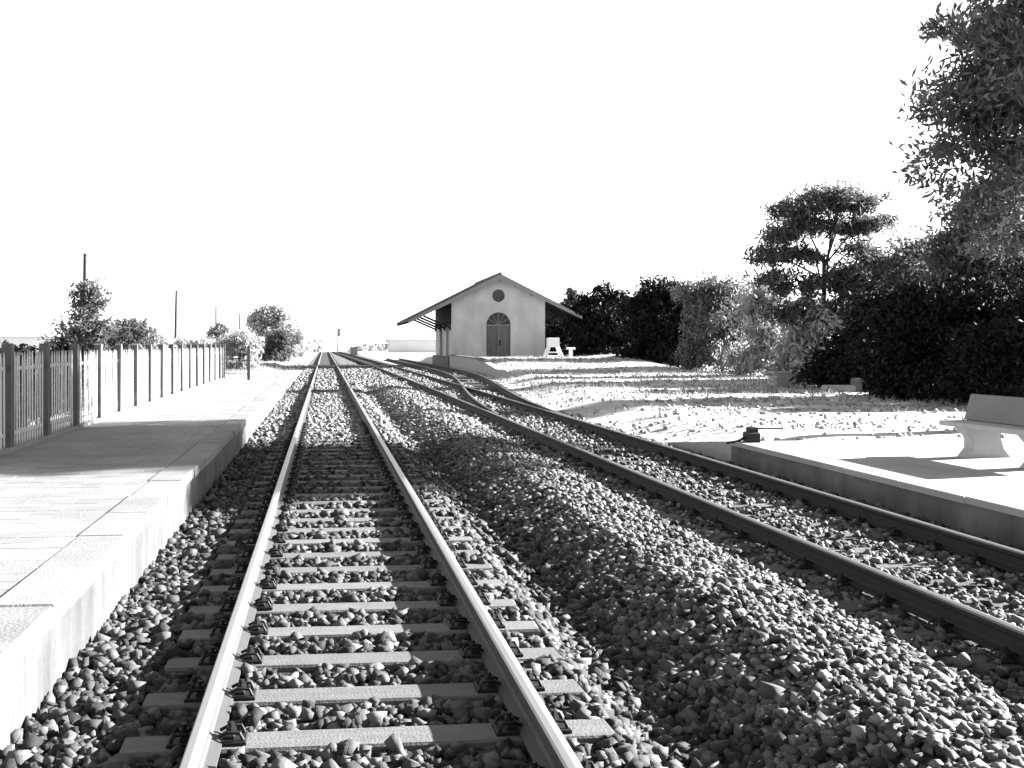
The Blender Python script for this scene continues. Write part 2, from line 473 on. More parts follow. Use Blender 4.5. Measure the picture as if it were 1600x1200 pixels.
main_f = lambda y: 0.22 + 0 * np.asarray(y, float)
main_sl = np.arange(4.87 - 0.6045 * 6, 250, 0.6045)
track('railway track of bright rails on concrete sleepers running along the fenced platform', main_f, -4, 262, [(-0.75, -4, 262), (0.75, -4, 262)],
      main_sl, 1.135, 0.23, M['sleeper'], 75, 24, 1, M['railtop'])
t2_sl = np.arange(-2, 240, 0.64)
track('dark railway track on old timber sleepers along the low grey platform', f2, -4, 262, [(-0.75, -4, 262), (0.75, -4, 262)],
      t2_sl, 1.22, 0.22, M['wood'], 80, 17, 2, M['rustdark'])
sd_sl = [y for y in np.arange(31, 124, 0.66)]
track('curved siding branching off towards the goods shed', fs_, 22, 125, [(-0.75, 24.5, 125), (0.75, 23.0, 125)],
      sd_sl, 1.2, 0.22, M['wood'], 110, 0, 3, M['rustdark'])

# planks of the foot crossing between the rails
fc = thing('foot_crossing', 'pale plank crossing laid level over the rails beyond the platform end', 'crossing', (0, 84, 0))
pk = MB().box(-0.62, 0.62, -0.24, 0.24, 0.0, 0.13, bev=0.01).mesh('plank', M['topR'])
for cx in (-1.25 - 0.0, 0.22, 1.72, 2.98, 4.48):
    for k in range(4):
        o = link('plank', pk, fc); o.location = (cx, -0.75 + 0.5 * k, 0.0)

# ------------------------------------------------------------------ ballast stones (uncountable)
CUBE = np.array([(-1, -1, -1), (1, -1, -1), (1, 1, -1), (-1, 1, -1), (-1, -1, 1), (1, -1, 1), (1, 1, 1), (-1, 1, 1)], float)
CT = np.array([(0, 2, 1), (0, 3, 2), (4, 5, 6), (4, 6, 7), (0, 1, 5), (0, 5, 4), (1, 2, 6), (1, 6, 5), (2, 3, 7), (2, 7, 6), (3, 0, 4), (3, 4, 7)])
def rot_mats(n, rs):
    q = rs.normal(size=(n, 4)); q /= np.linalg.norm(q, axis=1)[:, None]
    a, b, c, d = q.T
    return np.stack([np.stack([1 - 2 * (c*c + d*d), 2 * (b*c - a*d), 2 * (b*d + a*c)], -1),
                     np.stack([2 * (b*c + a*d), 1 - 2 * (b*b + d*d), 2 * (c*d - a*b)], -1),
                     np.stack([2 * (b*d - a*c), 2 * (c*d + a*b), 1 - 2 * (b*b + c*c)], -1)], 1)
def stones(name, pts, size, seed, m, **k):
    rs = np.random.RandomState(seed)
    n = len(pts)
    v = CUBE[None] * 0.5 * (1 + rs.uniform(-0.55, 0.25, (n, 8, 3)))
    v = v * (rs.uniform(0.55, 1.25, (n, 1, 3))) * size[:, None, None]
    v = np.einsum('nij,nkj->nki', rot_mats(n, rs), v)
    v[:, :, 2] *= 0.85
    v = v + pts[:, None, :]
    F = (CT[None] + (np.arange(n) * 8)[:, None, None]).reshape(-1, 3)
    return link(name, np_mesh(name, v.reshape(-1, 3), F, m), None, kind='stuff', **k)

def on_sleeper(x, y):
    k = np.round((y - main_sl[0]) / 0.6045); dy = np.abs(y - main_sl[0] - k * 0.6045)
    a = (np.abs(x - 0.22) < 1.17) & (dy < 0.135)
    k = np.round((y + 2) / 0.64); dy2 = np.abs(y + 2 - k * 0.64)
    b = (np.abs(x - f2(y)) < 1.25) & (dy2 < 0.125)
    return a, b
def near_rail(x, y, w_=0.085):
    a = (np.abs(x - GX0) < w_) | (np.abs(x - GX1) < w_)
    c = f2(y)
    b = (np.abs(x - c - 0.75) < w_) | (np.abs(x - c + 0.75) < w_)
    s = np.zeros_like(a)
    m = y > 23
    cs = fs_(np.clip(y, 21, 125))
    s = m & ((np.abs(x - cs - 0.75) < w_) | (np.abs(x - cs + 0.75) < w_))
    return a | b | s
rs = np.random.RandomState(11)
def scatter(x0, x1, y0, y1, dens, s0, s1, seed):
    r = np.random.RandomState(seed)
    n = int((x1 - x0) * (y1 - y0) * dens)
    x = r.uniform(x0, x1, n); y = r.uniform(y0, y1, n); s = r.uniform(s0, s1, n) * r.choice([0.75, 1, 1, 1.25], n)
    a, b = on_sleeper(x, y)
    keep = ~a & ~(b & (r.uniform(size=n) < 0.80))
    x, y, s, b = x[keep], y[keep], s[keep], b[keep]
    nr = near_rail(x, y)
    z = bed_h(x, y) + s * r.uniform(-0.12, 0.42, len(x))
    z = np.where(b, s * 0.25, z)
    z = np.where(nr, np.minimum(z, -0.035) - 0.45 * s, z)       # packed up to the rail foot
    ok = ~(nr & b)
    x, y, z, s = x[ok], y[ok], z[ok], s[ok]
    return np.stack([x, y, z], -1), s
A = [scatter(-1.43, 2.3, 2.6, 9, 620, 0.040, 0.072, 1), scatter(-1.43, 2.3, 9, 20.5, 360, 0.045, 0.08, 2)]
B = [scatter(2.0, 6.28, 3.0, 11, 640, 0.032, 0.058, 4), scatter(2.0, 6.28, 11, 22, 340, 0.045, 0.072, 5)]
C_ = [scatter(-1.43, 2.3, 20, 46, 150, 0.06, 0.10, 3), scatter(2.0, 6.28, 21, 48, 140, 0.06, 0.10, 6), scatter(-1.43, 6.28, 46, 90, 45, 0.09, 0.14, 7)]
stones('ballast', np.concatenate([a[0] for a in C_]), np.concatenate([a[1] for a in C_]), 23, M['paleballast'], label='pale ballast further down the line')
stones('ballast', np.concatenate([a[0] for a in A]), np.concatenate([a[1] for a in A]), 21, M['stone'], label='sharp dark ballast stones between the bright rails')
stones('ballast', np.concatenate([a[0] for a in B]), np.concatenate([a[1] for a in B]), 22, M['gravel'], label='paler fine ballast around the timber sleeper track')
# loose stones on the ground right of the tracks
r = np.random.RandomState(33)
n = 11000
x = r.uniform(6.3, 24, n); y = r.uniform(16, 75, n)
keep = (wobble(x, y, 0.5, 9) + r.uniform(-0.5, 0.5, n) > -0.05) & ~near_rail(x, y)
x, y = x[keep], y[keep]; s = r.uniform(0.04, 0.10, len(x))
stones('gravel', np.stack([x, y, ground_h(x, y) + s * 0.2], -1), s, 34, M['yardstone'], label='loose stones strewn over the pale yard')

# ------------------------------------------------------------------ leaves, trees
def leaves(pts, ln, wd, seed, m, up=0.0, name='crown', lean=None):
    r = np.random.RandomState(seed)
    n = len(pts)
    d = r.normal(size=(n, 3)); d[:, 2] += up
    if lean is not None:
        d += lean
    d /= np.linalg.norm(d, axis=1)[:, None]
    q = r.normal(size=(n, 3)); q -= (q * d).sum(1)[:, None] * d; q /= np.linalg.norm(q, axis=1)[:, None]
    nn = np.cross(d, q)
    l_ = (ln * r.uniform(0.6, 1.4, n))[:, None]; w_ = (wd * r.uniform(0.7, 1.3, n))[:, None]
    V = np.stack([pts - d * l_ * 0.5, pts + q * w_ * 0.5 + nn * w_ * 0.12, pts + d * l_ * 0.5, pts - q * w_ * 0.5 + nn * w_ * 0.12], 1).reshape(-1, 3)
    F = (np.array([[0, 1, 2, 3]])[None] + (np.arange(n) * 4)[:, None, None]).reshape(-1, 4)
    return np_mesh(name, V, F, m)

def crown_pts(blobs, clumps, per, spread, seed, shell=0.55):
    r = np.random.RandomState(seed)
    vol = np.array([b[3] * b[4] * b[5] for b in blobs]) ** 0.67
    k = r.choice(len(blobs), clumps, p=vol / vol.sum())
    B_ = np.array(blobs)[k]
    d = r.normal(size=(clumps, 3)); d /= np.linalg.norm(d, axis=1)[:, None]
    rad = (shell + (1 - shell) * r.uniform(size=(clumps, 1))) * r.uniform(0.82, 1.1, (clumps, 1))
    inner = r.uniform(size=(clumps, 1)) < 0.3
    rad = np.where(inner, r.uniform(0.1, 0.7, (clumps, 1)), rad)
    c = B_[:, :3] + d * rad * B_[:, 3:6]
    sp = spread * r.uniform(0.6, 1.3, (clumps, 1, 1))
    p = c[:, None, :] + np.clip(r.normal(size=(clumps, per, 3)), -1.9, 1.9) * sp * np.array([1, 1, 0.7])
    return p.reshape(-1, 3), c

def trunk_mesh(h, rad, tips, seed, base_z=-0.1):
    r = random.Random(seed)
    b = MB()
    top = Vector((r.uniform(-.2, .2), r.uniform(-.2, .2), h))
    pts = [Vector((0, 0, base_z)), Vector((0, 0, base_z + 0.25)), Vector((top.x * .4 + r.uniform(-.08, .08), top.y * .4, h * 0.5)), top]
    b.tube(pts, [rad * 1.45, rad, rad * 0.8, rad * 0.55], 9)
    for tp in tips:
        tp = Vector(tp); t = r.uniform(0.55, 1.0)
        s = pts[2].lerp(top, (t - 0.5) * 2)
        mid = s.lerp(tp, 0.5) + Vector((r.uniform(-.2, .2), r.uniform(-.2, .2), 0.12 * (tp - s).length))
        b.tube([s, mid, tp], [rad * 0.42, rad * 0.26, rad * 0.08], 6)
        for q in range(2):
            e = mid.lerp(tp, 0.3 + 0.3 * q) ; e2 = e + Vector((r.uniform(-1, 1), r.uniform(-1, 1), r.uniform(0, .9))) * (tp - s).length * 0.3
            b.tube([e, e2], [rad * 0.14, rad * 0.04], 5)
    return b.mesh('trunk', M['bark'])

def tree(name, label, cat, loc, blobs, clumps, per, spread, ll, lw, m, seed, th=None, tr=0.12, up=0.2, group=None, shell=0.55, part='crown'):
    x, y = loc
    z = float(ground_h(x, y))
    t = thing(name, label, cat, (x, y, z), 0, group)
    p, c = crown_pts(blobs, clumps, per, spread, seed, shell)
    p = p[p[:, 2] > 0.02]
    link(part, leaves(p, ll, lw, seed + 1, m, up), t)
    zs = [b[2] for b in blobs]
    th = th if th else max(0.4, min(zs))
    r = random.Random(seed)
    tips = [tuple(c[r.randrange(len(c))]) for _ in range(10)]
    link('trunk', trunk_mesh(th, tr, tips, seed), t)
    return t

def blob_cloud(n, cz, rx, ry, rz, br, seed):
    """irregular crown made of n overlapping blobs inside an ellipsoid"""
    r = random.Random(seed); out = []
    while len(out) < n:
        u = Vector((r.uniform(-1, 1), r.uniform(-1, 1), r.uniform(-1, 1)))
        if u.length > 1: continue
        k = r.uniform(0.7, 1.25) * br
        out.append((u.x * (rx - k * .6), u.y * (ry - k * .6), max(cz + u.z * (rz - k * .6), k * 0.55), k, k, k * 0.8))
    return out

# tall broad tree on the right: its shadow crosses the main track
tree('broadleaf_tree', 'tall dense broadleaf tree rising above the hedge behind the bench', 'tree', (17.6, 19.6),
     [(-4.75, 0.1, 6.6, 1.35, 1.9, 0.85), (-4.2, 0.3, 6.3, 1.4, 1.7, 0.8), (-4.85, -0.3, 7.5, 1.2, 1.6, 0.7), (-4.2, 0, 7.7, 1.3, 1.6, 0.8), (-4.5, 0.4, 5.6, 1.25, 1.8, 0.7), (-4.0, -0.2, 5.2, 1.2, 1.6, 0.7), (-4.2, 0.2, 4.6, 1.2, 1.7, 0.6), (-3.9, 0.6, 3.8, 1.1, 1.4, 0.5),
      (-4.3, 0, 8.4, 1.3, 1.8, 0.6), (-3.3, 0, 9.3, 1.5, 1.8, 0.9), (-2.6, -1.0, 5.2, 1.6, 1.6, 1.0), (-2.8, 1.2, 7.4, 1.6, 1.6, 1.0), (-2.6, -1.4, 8.0, 1.5, 1.5, 1.0), (-2.4, 1.6, 5.4, 1.4, 1.5, 0.9)]
     + [(bx_ + 1.3, by_, bz_, r1, r2, r3) for bx_, by_, bz_, r1, r2, r3 in blob_cloud(22, 9.4, 4.4, 4.0, 5.2, 1.9, 5)], 1050, 78, 0.25, 0.22, 0.065, M['leaflight'], 50, th=7, tr=0.28, up=-0.5, shell=0.35)
tree('broadleaf_tree', 'airy flat topped tree with spreading branches behind the black bush', 'tree', (22.4, 45.2),
     [(0, 0, 8.2, 1.9, 1.8, 0.5), (-1.5, 0, 7.6, 1.5, 1.4, 0.45), (1.4, 0, 8.0, 1.5, 1.4, 0.45), (-2.1, 0, 6.6, 1.3, 1.2, 0.45), (-.7, 0, 7.0, 1.4, 1.3, 0.5), (0.9, 0.2, 6.9, 1.4, 1.3, 0.5), (2.1, 0, 7.0, 1.1, 1.1, 0.45),
      (-2.4, 0.2, 5.6, 1.2, 1.2, 0.45), (-1.2, 0, 5.6, 1.2, 1.2, 0.5), (1.7, 0, 5.8, 1.2, 1.2, 0.5), (2.6, 0, 5.2, 1.2, 1.2, 0.5), (-2.2, 0.2, 4.4, 1.3, 1.2, 0.6), (-0.6, -.3, 4.2, 1.3, 1.2, 0.6), (0.9, -.3, 4.4, 1.3, 1.2, 0.6), (-1.6, 0, 3.0, 1.3, 1.2, 0.6), (0, 0.2, 2.9, 1.2, 1.2, 0.7)],
     330, 40, 0.26, 0.44, 0.075, M['leaflight'], 60, th=5.6, tr=0.13, up=0.1, shell=0.3)
def bush(label, loc, h, rx, m, seed, n=9, clumps=260, per=60, ll=0.26, lw=0.11, spread=0.3, up=0.3, ry=None, group=None, name='bush', cat='bush', shell=0.5, zmin=0.0):
    ry = ry or rx
    skirt = [(rx * 0.62 * math.cos(k * 1.05 + seed), ry * 0.62 * math.sin(k * 1.05 + seed), h * 0.13, rx * 0.42, ry * 0.42, h * 0.14) for k in range(6)]
    return tree(name, label, cat, loc, blob_cloud(n, h * 0.5, rx, ry, h * 0.52, min(rx, h * 0.5) * 0.55, seed) + skirt, int(clumps * 1.25), per, spread, ll, lw, m, seed, th=h * 0.45, tr=0.07, up=up, group=group, shell=shell)
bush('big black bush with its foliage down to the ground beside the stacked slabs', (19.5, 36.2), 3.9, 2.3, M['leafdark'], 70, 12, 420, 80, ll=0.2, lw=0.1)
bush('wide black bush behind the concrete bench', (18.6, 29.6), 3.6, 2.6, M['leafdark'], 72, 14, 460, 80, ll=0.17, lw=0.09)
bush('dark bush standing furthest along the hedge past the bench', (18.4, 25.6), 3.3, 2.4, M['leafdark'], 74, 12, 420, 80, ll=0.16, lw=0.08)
tree('broadleaf_tree', 'mid grey tree filling the gap between the tall tree and the black bushes', 'tree', (27.4, 42.5), blob_cloud(12, 4.4, 3.6, 2.6, 3.0, 1.5, 76), 330, 50, 0.32, 0.3, 0.085, M['leaflight'], 76, th=3.4, tr=0.16)
tree('broadleaf_tree', 'leafy tree joining the airy tree and the black bushes', 'tree', (24.6, 45.0), blob_cloud(9, 3.4, 2.4, 2.0, 2.3, 1.2, 78), 250, 45, 0.30, 0.32, 0.08, M['leaflight'], 78, th=2.6, tr=0.12)
tree('broadleaf_tree', 'grey leafy tree below the tall tree, above the wide black bush', 'tree', (20.6, 30.6), blob_cloud(13, 4.4, 2.7, 2.2, 2.2, 1.1, 79), 300, 50, 0.26, 0.24, 0.07, M['leaflight'], 79, th=3.6, tr=0.14, shell=0.35)
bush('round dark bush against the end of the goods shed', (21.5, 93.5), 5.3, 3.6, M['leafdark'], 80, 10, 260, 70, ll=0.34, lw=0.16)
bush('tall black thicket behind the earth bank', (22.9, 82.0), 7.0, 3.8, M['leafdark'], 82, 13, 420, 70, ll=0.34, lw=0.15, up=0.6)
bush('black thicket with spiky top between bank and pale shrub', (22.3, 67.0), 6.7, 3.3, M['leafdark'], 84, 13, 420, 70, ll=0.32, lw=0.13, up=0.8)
bush('mid grey bush on the shed side of the pale shrub', (22.8, 58.6), 6.1, 2.6, M['leafpale'], 86, 11, 300, 55, ll=0.34, lw=0.09, up=0.7)
bush('pale sunlit shrub with long upright leaves at the yard edge', (22.3, 51.5), 5.6, 2.3, M['leafwashed'], 88, 10, 200, 42, ll=0.42, lw=0.085, up=0.8)
bush('small pale shrub tucked against the stacked slabs', (21.7, 45.6), 3.6, 1.7, M['leafwashed'], 90, 8, 150, 45, ll=0.34, lw=0.10, up=0.6)
tree('conifer', 'small pointed conifer showing above the shed eave', 'tree', (24.6, 103), [(0, 0, 1.8, 1.7, 1.7, 1.4), (0, 0, 3.6, 1.35, 1.35, 1.3), (0, 0, 5.2, 1.0, 1.0, 1.2), (0, 0, 6.6, 0.55, 0.55, 1.0)], 160, 45, 0.28, 0.4, 0.12, M['leafmid'], 92, th=5.5, tr=0.12, up=0.8)
# left side
tree('young_tree', 'young feathery tree just behind the picket fence', 'tree', (-8.7, 39.5), [(0, 0, 2.1, 0.95, 0.95, 0.8), (0.1, 0, 3.0, 0.75, 0.7, 0.7), (-.35, 0, 1.5, 0.8, 0.8, 0.6), (0.25, 0, 3.6, 0.35, 0.35, 0.45)], 120, 34, 0.2, 0.30, 0.07, M['leafpale'], 94, th=2.4, tr=0.06, up=0.4)
LEFTB = [(-9.2, 51, 2.9, 1.1, 'low scrub bush growing next to the young feathery tree'), (-10.6, 62, 3.1, 1.5, 'pale bush behind the middle of the picket fence'), (-9.0, 74, 3.0, 1.4, 'loose pale bush by the second telegraph pole'),
         (-9.4, 96, 3.2, 1.8, 'scrub bush beyond the end of the picket fence'), (-6.6, 78, 3.3, 1.7, 'rounded pale bush past the platform end'), (-5.3, 66, 2.6, 1.3, 'low pale bush against the fence corner post'), (-4.6, 98, 3.3, 1.7, 'grey bush close beside the line past the crossing'), (-3.9, 140, 3.9, 1.4, 'spiky bush beside the far bend of the line')]
for i, (x_, y_, h_, r_, lb) in enumerate(LEFTB):
    bush(lb, (x_, y_), h_, r_, M['leafwashed' if i % 3 else 'leafpale'], 100 + 3 * i, 7, 130, 40, ll=0.36, lw=0.10, up=0.6, spread=0.26)
tree('broadleaf_tree', 'smooth round crowned tree standing left of the vanishing line', 'tree', (-6.4, 132), blob_cloud(14, 3.6, 2.9, 2.9, 2.8, 1.5, 131), 300, 60, 0.4, 0.4, 0.2, M['leafwashed'], 131, th=2.8, tr=0.18)
def far_pts():
    r = np.random.RandomState(77); P = []
    for k in range(150):
        y = r.uniform(270, 420); x = r.uniform(-140, 60)
        if abs(x - 2) < 5: continue
        h = r.uniform(2.2, 4.6); rr = r.uniform(2, 4)
        z = float(ground_h(x, y))
        d = r.normal(size=(90, 3)); d /= np.linalg.norm(d, axis=1)[:, None]
        P.append(np.array([x, y, z + h * 0.5]) + d * np.array([rr, rr, h * 0.55]) * r.uniform(0.6, 1.05, (90, 1)))
    return np.concatenate(P)
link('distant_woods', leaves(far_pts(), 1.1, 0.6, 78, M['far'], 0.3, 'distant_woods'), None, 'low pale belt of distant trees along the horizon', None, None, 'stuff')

# dry grass and weeds
def tufts(n, seed, region):
    r = np.random.RandomState(seed)
    x0, x1, y0, y1 = region
    x = r.uniform(x0, x1, n); y = r.uniform(y0, y1, n)
    k = wobble(x, y, 0.35, seed + 5) + 0.5 * wobble(x, y, 1.3, seed + 6) + r.uniform(-0.4, 0.4, n) > 0.05
    k &= ~near_rail(x, y)
    x, y = x[k], y[k]
    n = len(x); per = 6
    b = np.repeat(np.stack([x, y, ground_h(x, y)], -1), per, 0) + np.concatenate([r.normal(0, 0.06, (n * per, 2)), np.zeros((n * per, 1))], 1)
    hgt = np.repeat(r.uniform(0.06, 0.24, n), per) * r.uniform(0.6, 1.2, n * per)
    tip = b + np.stack([r.normal(0, 0.5, n * per) * hgt, r.normal(0, 0.5, n * per) * hgt, hgt], -1)
    sd_ = np.stack([r.normal(0, 1, n * per), r.normal(0, 1, n * per), np.zeros(n * per)], -1) * 0.012
    V = np.stack([b - sd_, b + sd_, tip], 1).reshape(-1, 3)
    return V, np.arange(len(V)).reshape(-1, 3)
V1, F1 = tufts(6000, 41, (6.9, 26, 18.5, 78))
link('dry_grass', np_mesh('dry_grass', V1, F1, M['grass']), None, 'dry grass tufts scattered over the yard', None, None, 'stuff')
V1, F1 = tufts(5000, 43, (-9, -1.7, 41, 110))
link('dry_grass', np_mesh('dry_grass', V1, F1, M['grass']), None, 'weeds past the end of the fenced platform', None, None, 'stuff')

# ------------------------------------------------------------------ picket fence on the left platform
FX = -4.0
fe = thing('picket_fence', 'pale concrete picket fence with round topped posts along the platform', 'fence', (FX, 8.4, PLZ))
def post_mesh():
    b = MB()
    prof = [(-0.075, -0.02), (0.075, -0.02), (0.075, 1.28)] + [(0.075 * math.cos(R(a)), 1.28 + 0.085 * math.sin(R(a))) for a in range(20, 180, 20)] + [(-0.075, 1.28)]
    b.prism(prof, 'x', -0.06, 0.06)
    return b.mesh('post', M['post'])
def picket_mesh():
    b = MB()
    prof = [(-0.024, 0.09), (0.0, 0.04), (0.024, 0.09), (0.024, 1.16), (0.0, 1.25), (-0.024, 1.16)]
    b.prism(prof, 'x', -0.004, 0.004)
    return b.mesh('picket', M['fence'])
PM, PK = post_mesh(), picket_mesh()
RL = MB().box(-0.008, 0.008, 0.07, 1.73, -0.025, 0.025, bev=0.004).mesh('fence_rail', M['fence'])
P0, PS = 13.76 - 3 * 1.79, 1.79
for k in range(20):
    y = P0 + PS * k - 8.4
    if P0 + PS * k > 43: break
    o = link('post', PM, fe); o.location = (0, y, 0); o.rotation_euler = (rng.gauss(0, 0.008), rng.gauss(0, 0.008), rng.gauss(0, 0.02))
    if P0 + PS * (k + 1) > 43: break
    for zz in (0.2, 1.04):
        o = link('fence_rail', RL, fe); o.location = (-0.0135, y, zz)
    for q in range(13):
        o = link('picket', PK, fe)
        o.location = (0, y + 0.15 + q * 0.1242 + rng.uniform(-0.004, 0.004), rng.uniform(-0.012, 0.012)); o.rotation_euler = (rng.gauss(0, 0.010), rng.gauss(0, 0.006), rng.gauss(0, 0.05))
MB().box(-0.08, 0.08, -3, 33.4, -0.015, 0.045, bev=0.01).build('kerb', M['coping'], fe)
cp = thing('corner_post', 'lone slim concrete post at the far end of the platform', 'post', (-2.95, 41.5, -0.08))
b = MB().box(-0.06, 0.06, -0.06, 0.06, -0.1, 1.78, bev=0.02); b.build('shaft', M['post'], cp)
MB().prism([(-0.075, 1.78), (0.075, 1.78), (0.0, 1.88)], 'y', -0.075, 0.075).build('cap', M['post'], cp)
mf = thing('wire_mesh_fence', 'short wire mesh fence closing the platform end', 'fence', (-4, 41.5, 0.0))
wm = MB()
for k in range(12):
    wm.tube([(0.12 + k * 0.085, 0, 0.0), (0.12 + k * 0.085, 0, 1.7)], 0.005, 4)
for k in range(9):
    wm.tube([(0.05, 0, 0.1 + k * 0.19), (1.02, 0, 0.1 + k * 0.19)], 0.005, 4)
wm.build('wire_mesh', M['iron'], mf)
MB().tube([(0.05, 0, -0.2), (0.05, 0, 1.8)], 0.025, 8).build('post', M['iron'], mf)

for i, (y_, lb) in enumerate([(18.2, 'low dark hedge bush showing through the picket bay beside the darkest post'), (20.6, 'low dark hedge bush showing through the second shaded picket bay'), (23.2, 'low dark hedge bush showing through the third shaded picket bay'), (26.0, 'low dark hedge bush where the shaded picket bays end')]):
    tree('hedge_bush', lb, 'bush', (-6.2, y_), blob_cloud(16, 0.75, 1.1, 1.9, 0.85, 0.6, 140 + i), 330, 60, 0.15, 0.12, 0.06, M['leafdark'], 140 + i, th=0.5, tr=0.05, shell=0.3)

# ------------------------------------------------------------------ telegraph poles
NTH = ['first telegraph pole behind the picket fence, nearest the young tree', 'second telegraph pole along the fence line', 'third telegraph pole along the fence line', 'fourth telegraph pole, beyond the end of the fence', 'fifth telegraph pole, next to the round crowned tree']
tops = []
for k in range(5):
    y = 58.5 + 34.8 * k; x = -13.0
    h = [6.75, 6.5, 6.35, 6.6, 6.4][k]
    z = float(ground_h(x, y))
    t = thing('telegraph_pole', NTH[k], 'telegraph pole', (x, y, z), 0, 'telegraph poles')
    lx, ly = [(0.05, 0), (0.12, 0), (0.0, 0), (0.04, 0), (0, 0)][k]
    MB().tube([(0, 0, -0.2), (lx, ly, h - z)], [0.14, 0.09], 9).build('pole', M['pole'], t)
    for q in (0.12, 0.42):
        MB().tube([(lx + 0.08, ly, h - z - q - 0.03), (lx + 0.17, ly, h - z - q), (lx + 0.17, ly, h - z - q + 0.09)], [0.012, 0.03, 0.035], 6).build('insulator', M['pole'], t)
    tops.append(Vector((x + lx + 0.17, y, h - 0.05)))
wr = MB()
pts = []
tops = [Vector((-13, 23.7, 6.7))] + tops
for a, c in zip(tops[:-1], tops[1:]):
    for i in range(10):
        t_ = i / 10
        pts.append(a.lerp(c, t_) - Vector((0, 0, 1.2 * t_ * (1 - t_) * 4 * 0.3)))
wr.tube(pts + [tops[-1]], 0.006, 4).build('telegraph_wire', M['pole'], None, label='thin wire sagging between the telegraph poles', cat='wire')

# ------------------------------------------------------------------ signal and box down the line
sg = thing('signal_mast', 'slim dark signal mast between the two lines far down the track', 'signal', (2.15, 176, -0.05))
MB().tube([(0, 0, 0), (0, 0, 4.9)], [0.09, 0.06], 8).build('mast', M['iron'], sg)
MB().box(0.1, 0.42, -0.1, 0.1, 3.2, 4.5, bev=0.05).build('signal_head', M['iron'], sg)
for k in range(5):
    MB().box(-0.2, 0.2, 0.11, 0.14, 0.4 + k * 0.5, 0.44 + k * 0.5).build('rung', M['iron'], sg)
rb = thing('relay_cabinet', 'small dark trackside cabinet beside the signal mast', 'cabinet', (4.9, 176, -0.05))
MB().box(-0.6, 0.6, -0.35, 0.35, 0, 1.3, bev=0.02).build('cabinet_body', M['trim'], rb)
MB().box(-0.68, 0.68, -0.43, 0.43, 1.3, 1.4, bev=0.02).build('cabinet_lid', M['iron'], rb)
mp_ = thing('marker_post', 'thin marker post in the far distance beside the main track', 'post', (-0.2 - 1.6, 200, -0.05))
MB().tube([(0, 0, 0), (0, 0, 2.6)], 0.06, 6).build('post', M['iron'], mp_)
MB().box(-0.2, 0.2, -0.03, 0.03, 2.2, 2.7).build('plate', M['white'], mp_)

# ------------------------------------------------------------------ far houses
def house(label, loc, lx, ly, hw, hr, axis='x', nwin=4):
    z = float(ground_h(loc[0], loc[1]))
    t = thing('house', label, 'house', (loc[0], loc[1], z))
    MB().box(-lx / 2, lx / 2, -ly / 2, ly / 2, -0.3, hw).build('wall', M['housew'], t)
    o_ = 0.4
    MB().prism([(-ly / 2 - o_, hw - 0.02), (ly / 2 + o_, hw - 0.02), (ly / 2 + o_, hw + 0.10), (0, hw + hr), (-ly / 2 - o_, hw + 0.10)], 'x', -lx / 2 - o_, lx / 2 + o_).build('roof', M['houser'], t)
    wm_ = MB().box(-0.45, 0.45, -0.03, 0.03, 0, 1.1).mesh('window', M['glass'])
    for k in range(nwin):
        f = link('window', wm_, t); f.location = (-lx / 2 + lx * (k + 0.5) / nwin, -ly / 2 - 0.02, hw * 0.38)
    return t
house('long low house with pale roof far behind the fence', (-27.5, 84), 17, 7, 2.1, 1.1, nwin=0)
house('low pale building in the distance left of the goods shed', (18.5, 205), 12, 7, 2.4, 0.75, nwin=0)

# ------------------------------------------------------------------ goods shed
SX0, SX1, SY0, SY1 = 9.85, 17.25, 81.2, 93.0
SZ = 0.85
SC = (SX0 + SX1) / 2
APZ = 7.25
SL = 0.50
def roof_z(x): return APZ - abs(x - SC) * SL
sh = thing('goods_shed', 'plastered goods shed with arched door, round window and wide eaves', 'building', (SC, SY0, 0))
def L_(b, name, m, parent=sh, **k):
    b.v = [(x - SC, y - SY0, z) for x, y, z in b.v]
    return b.build(name, m, parent, **k)
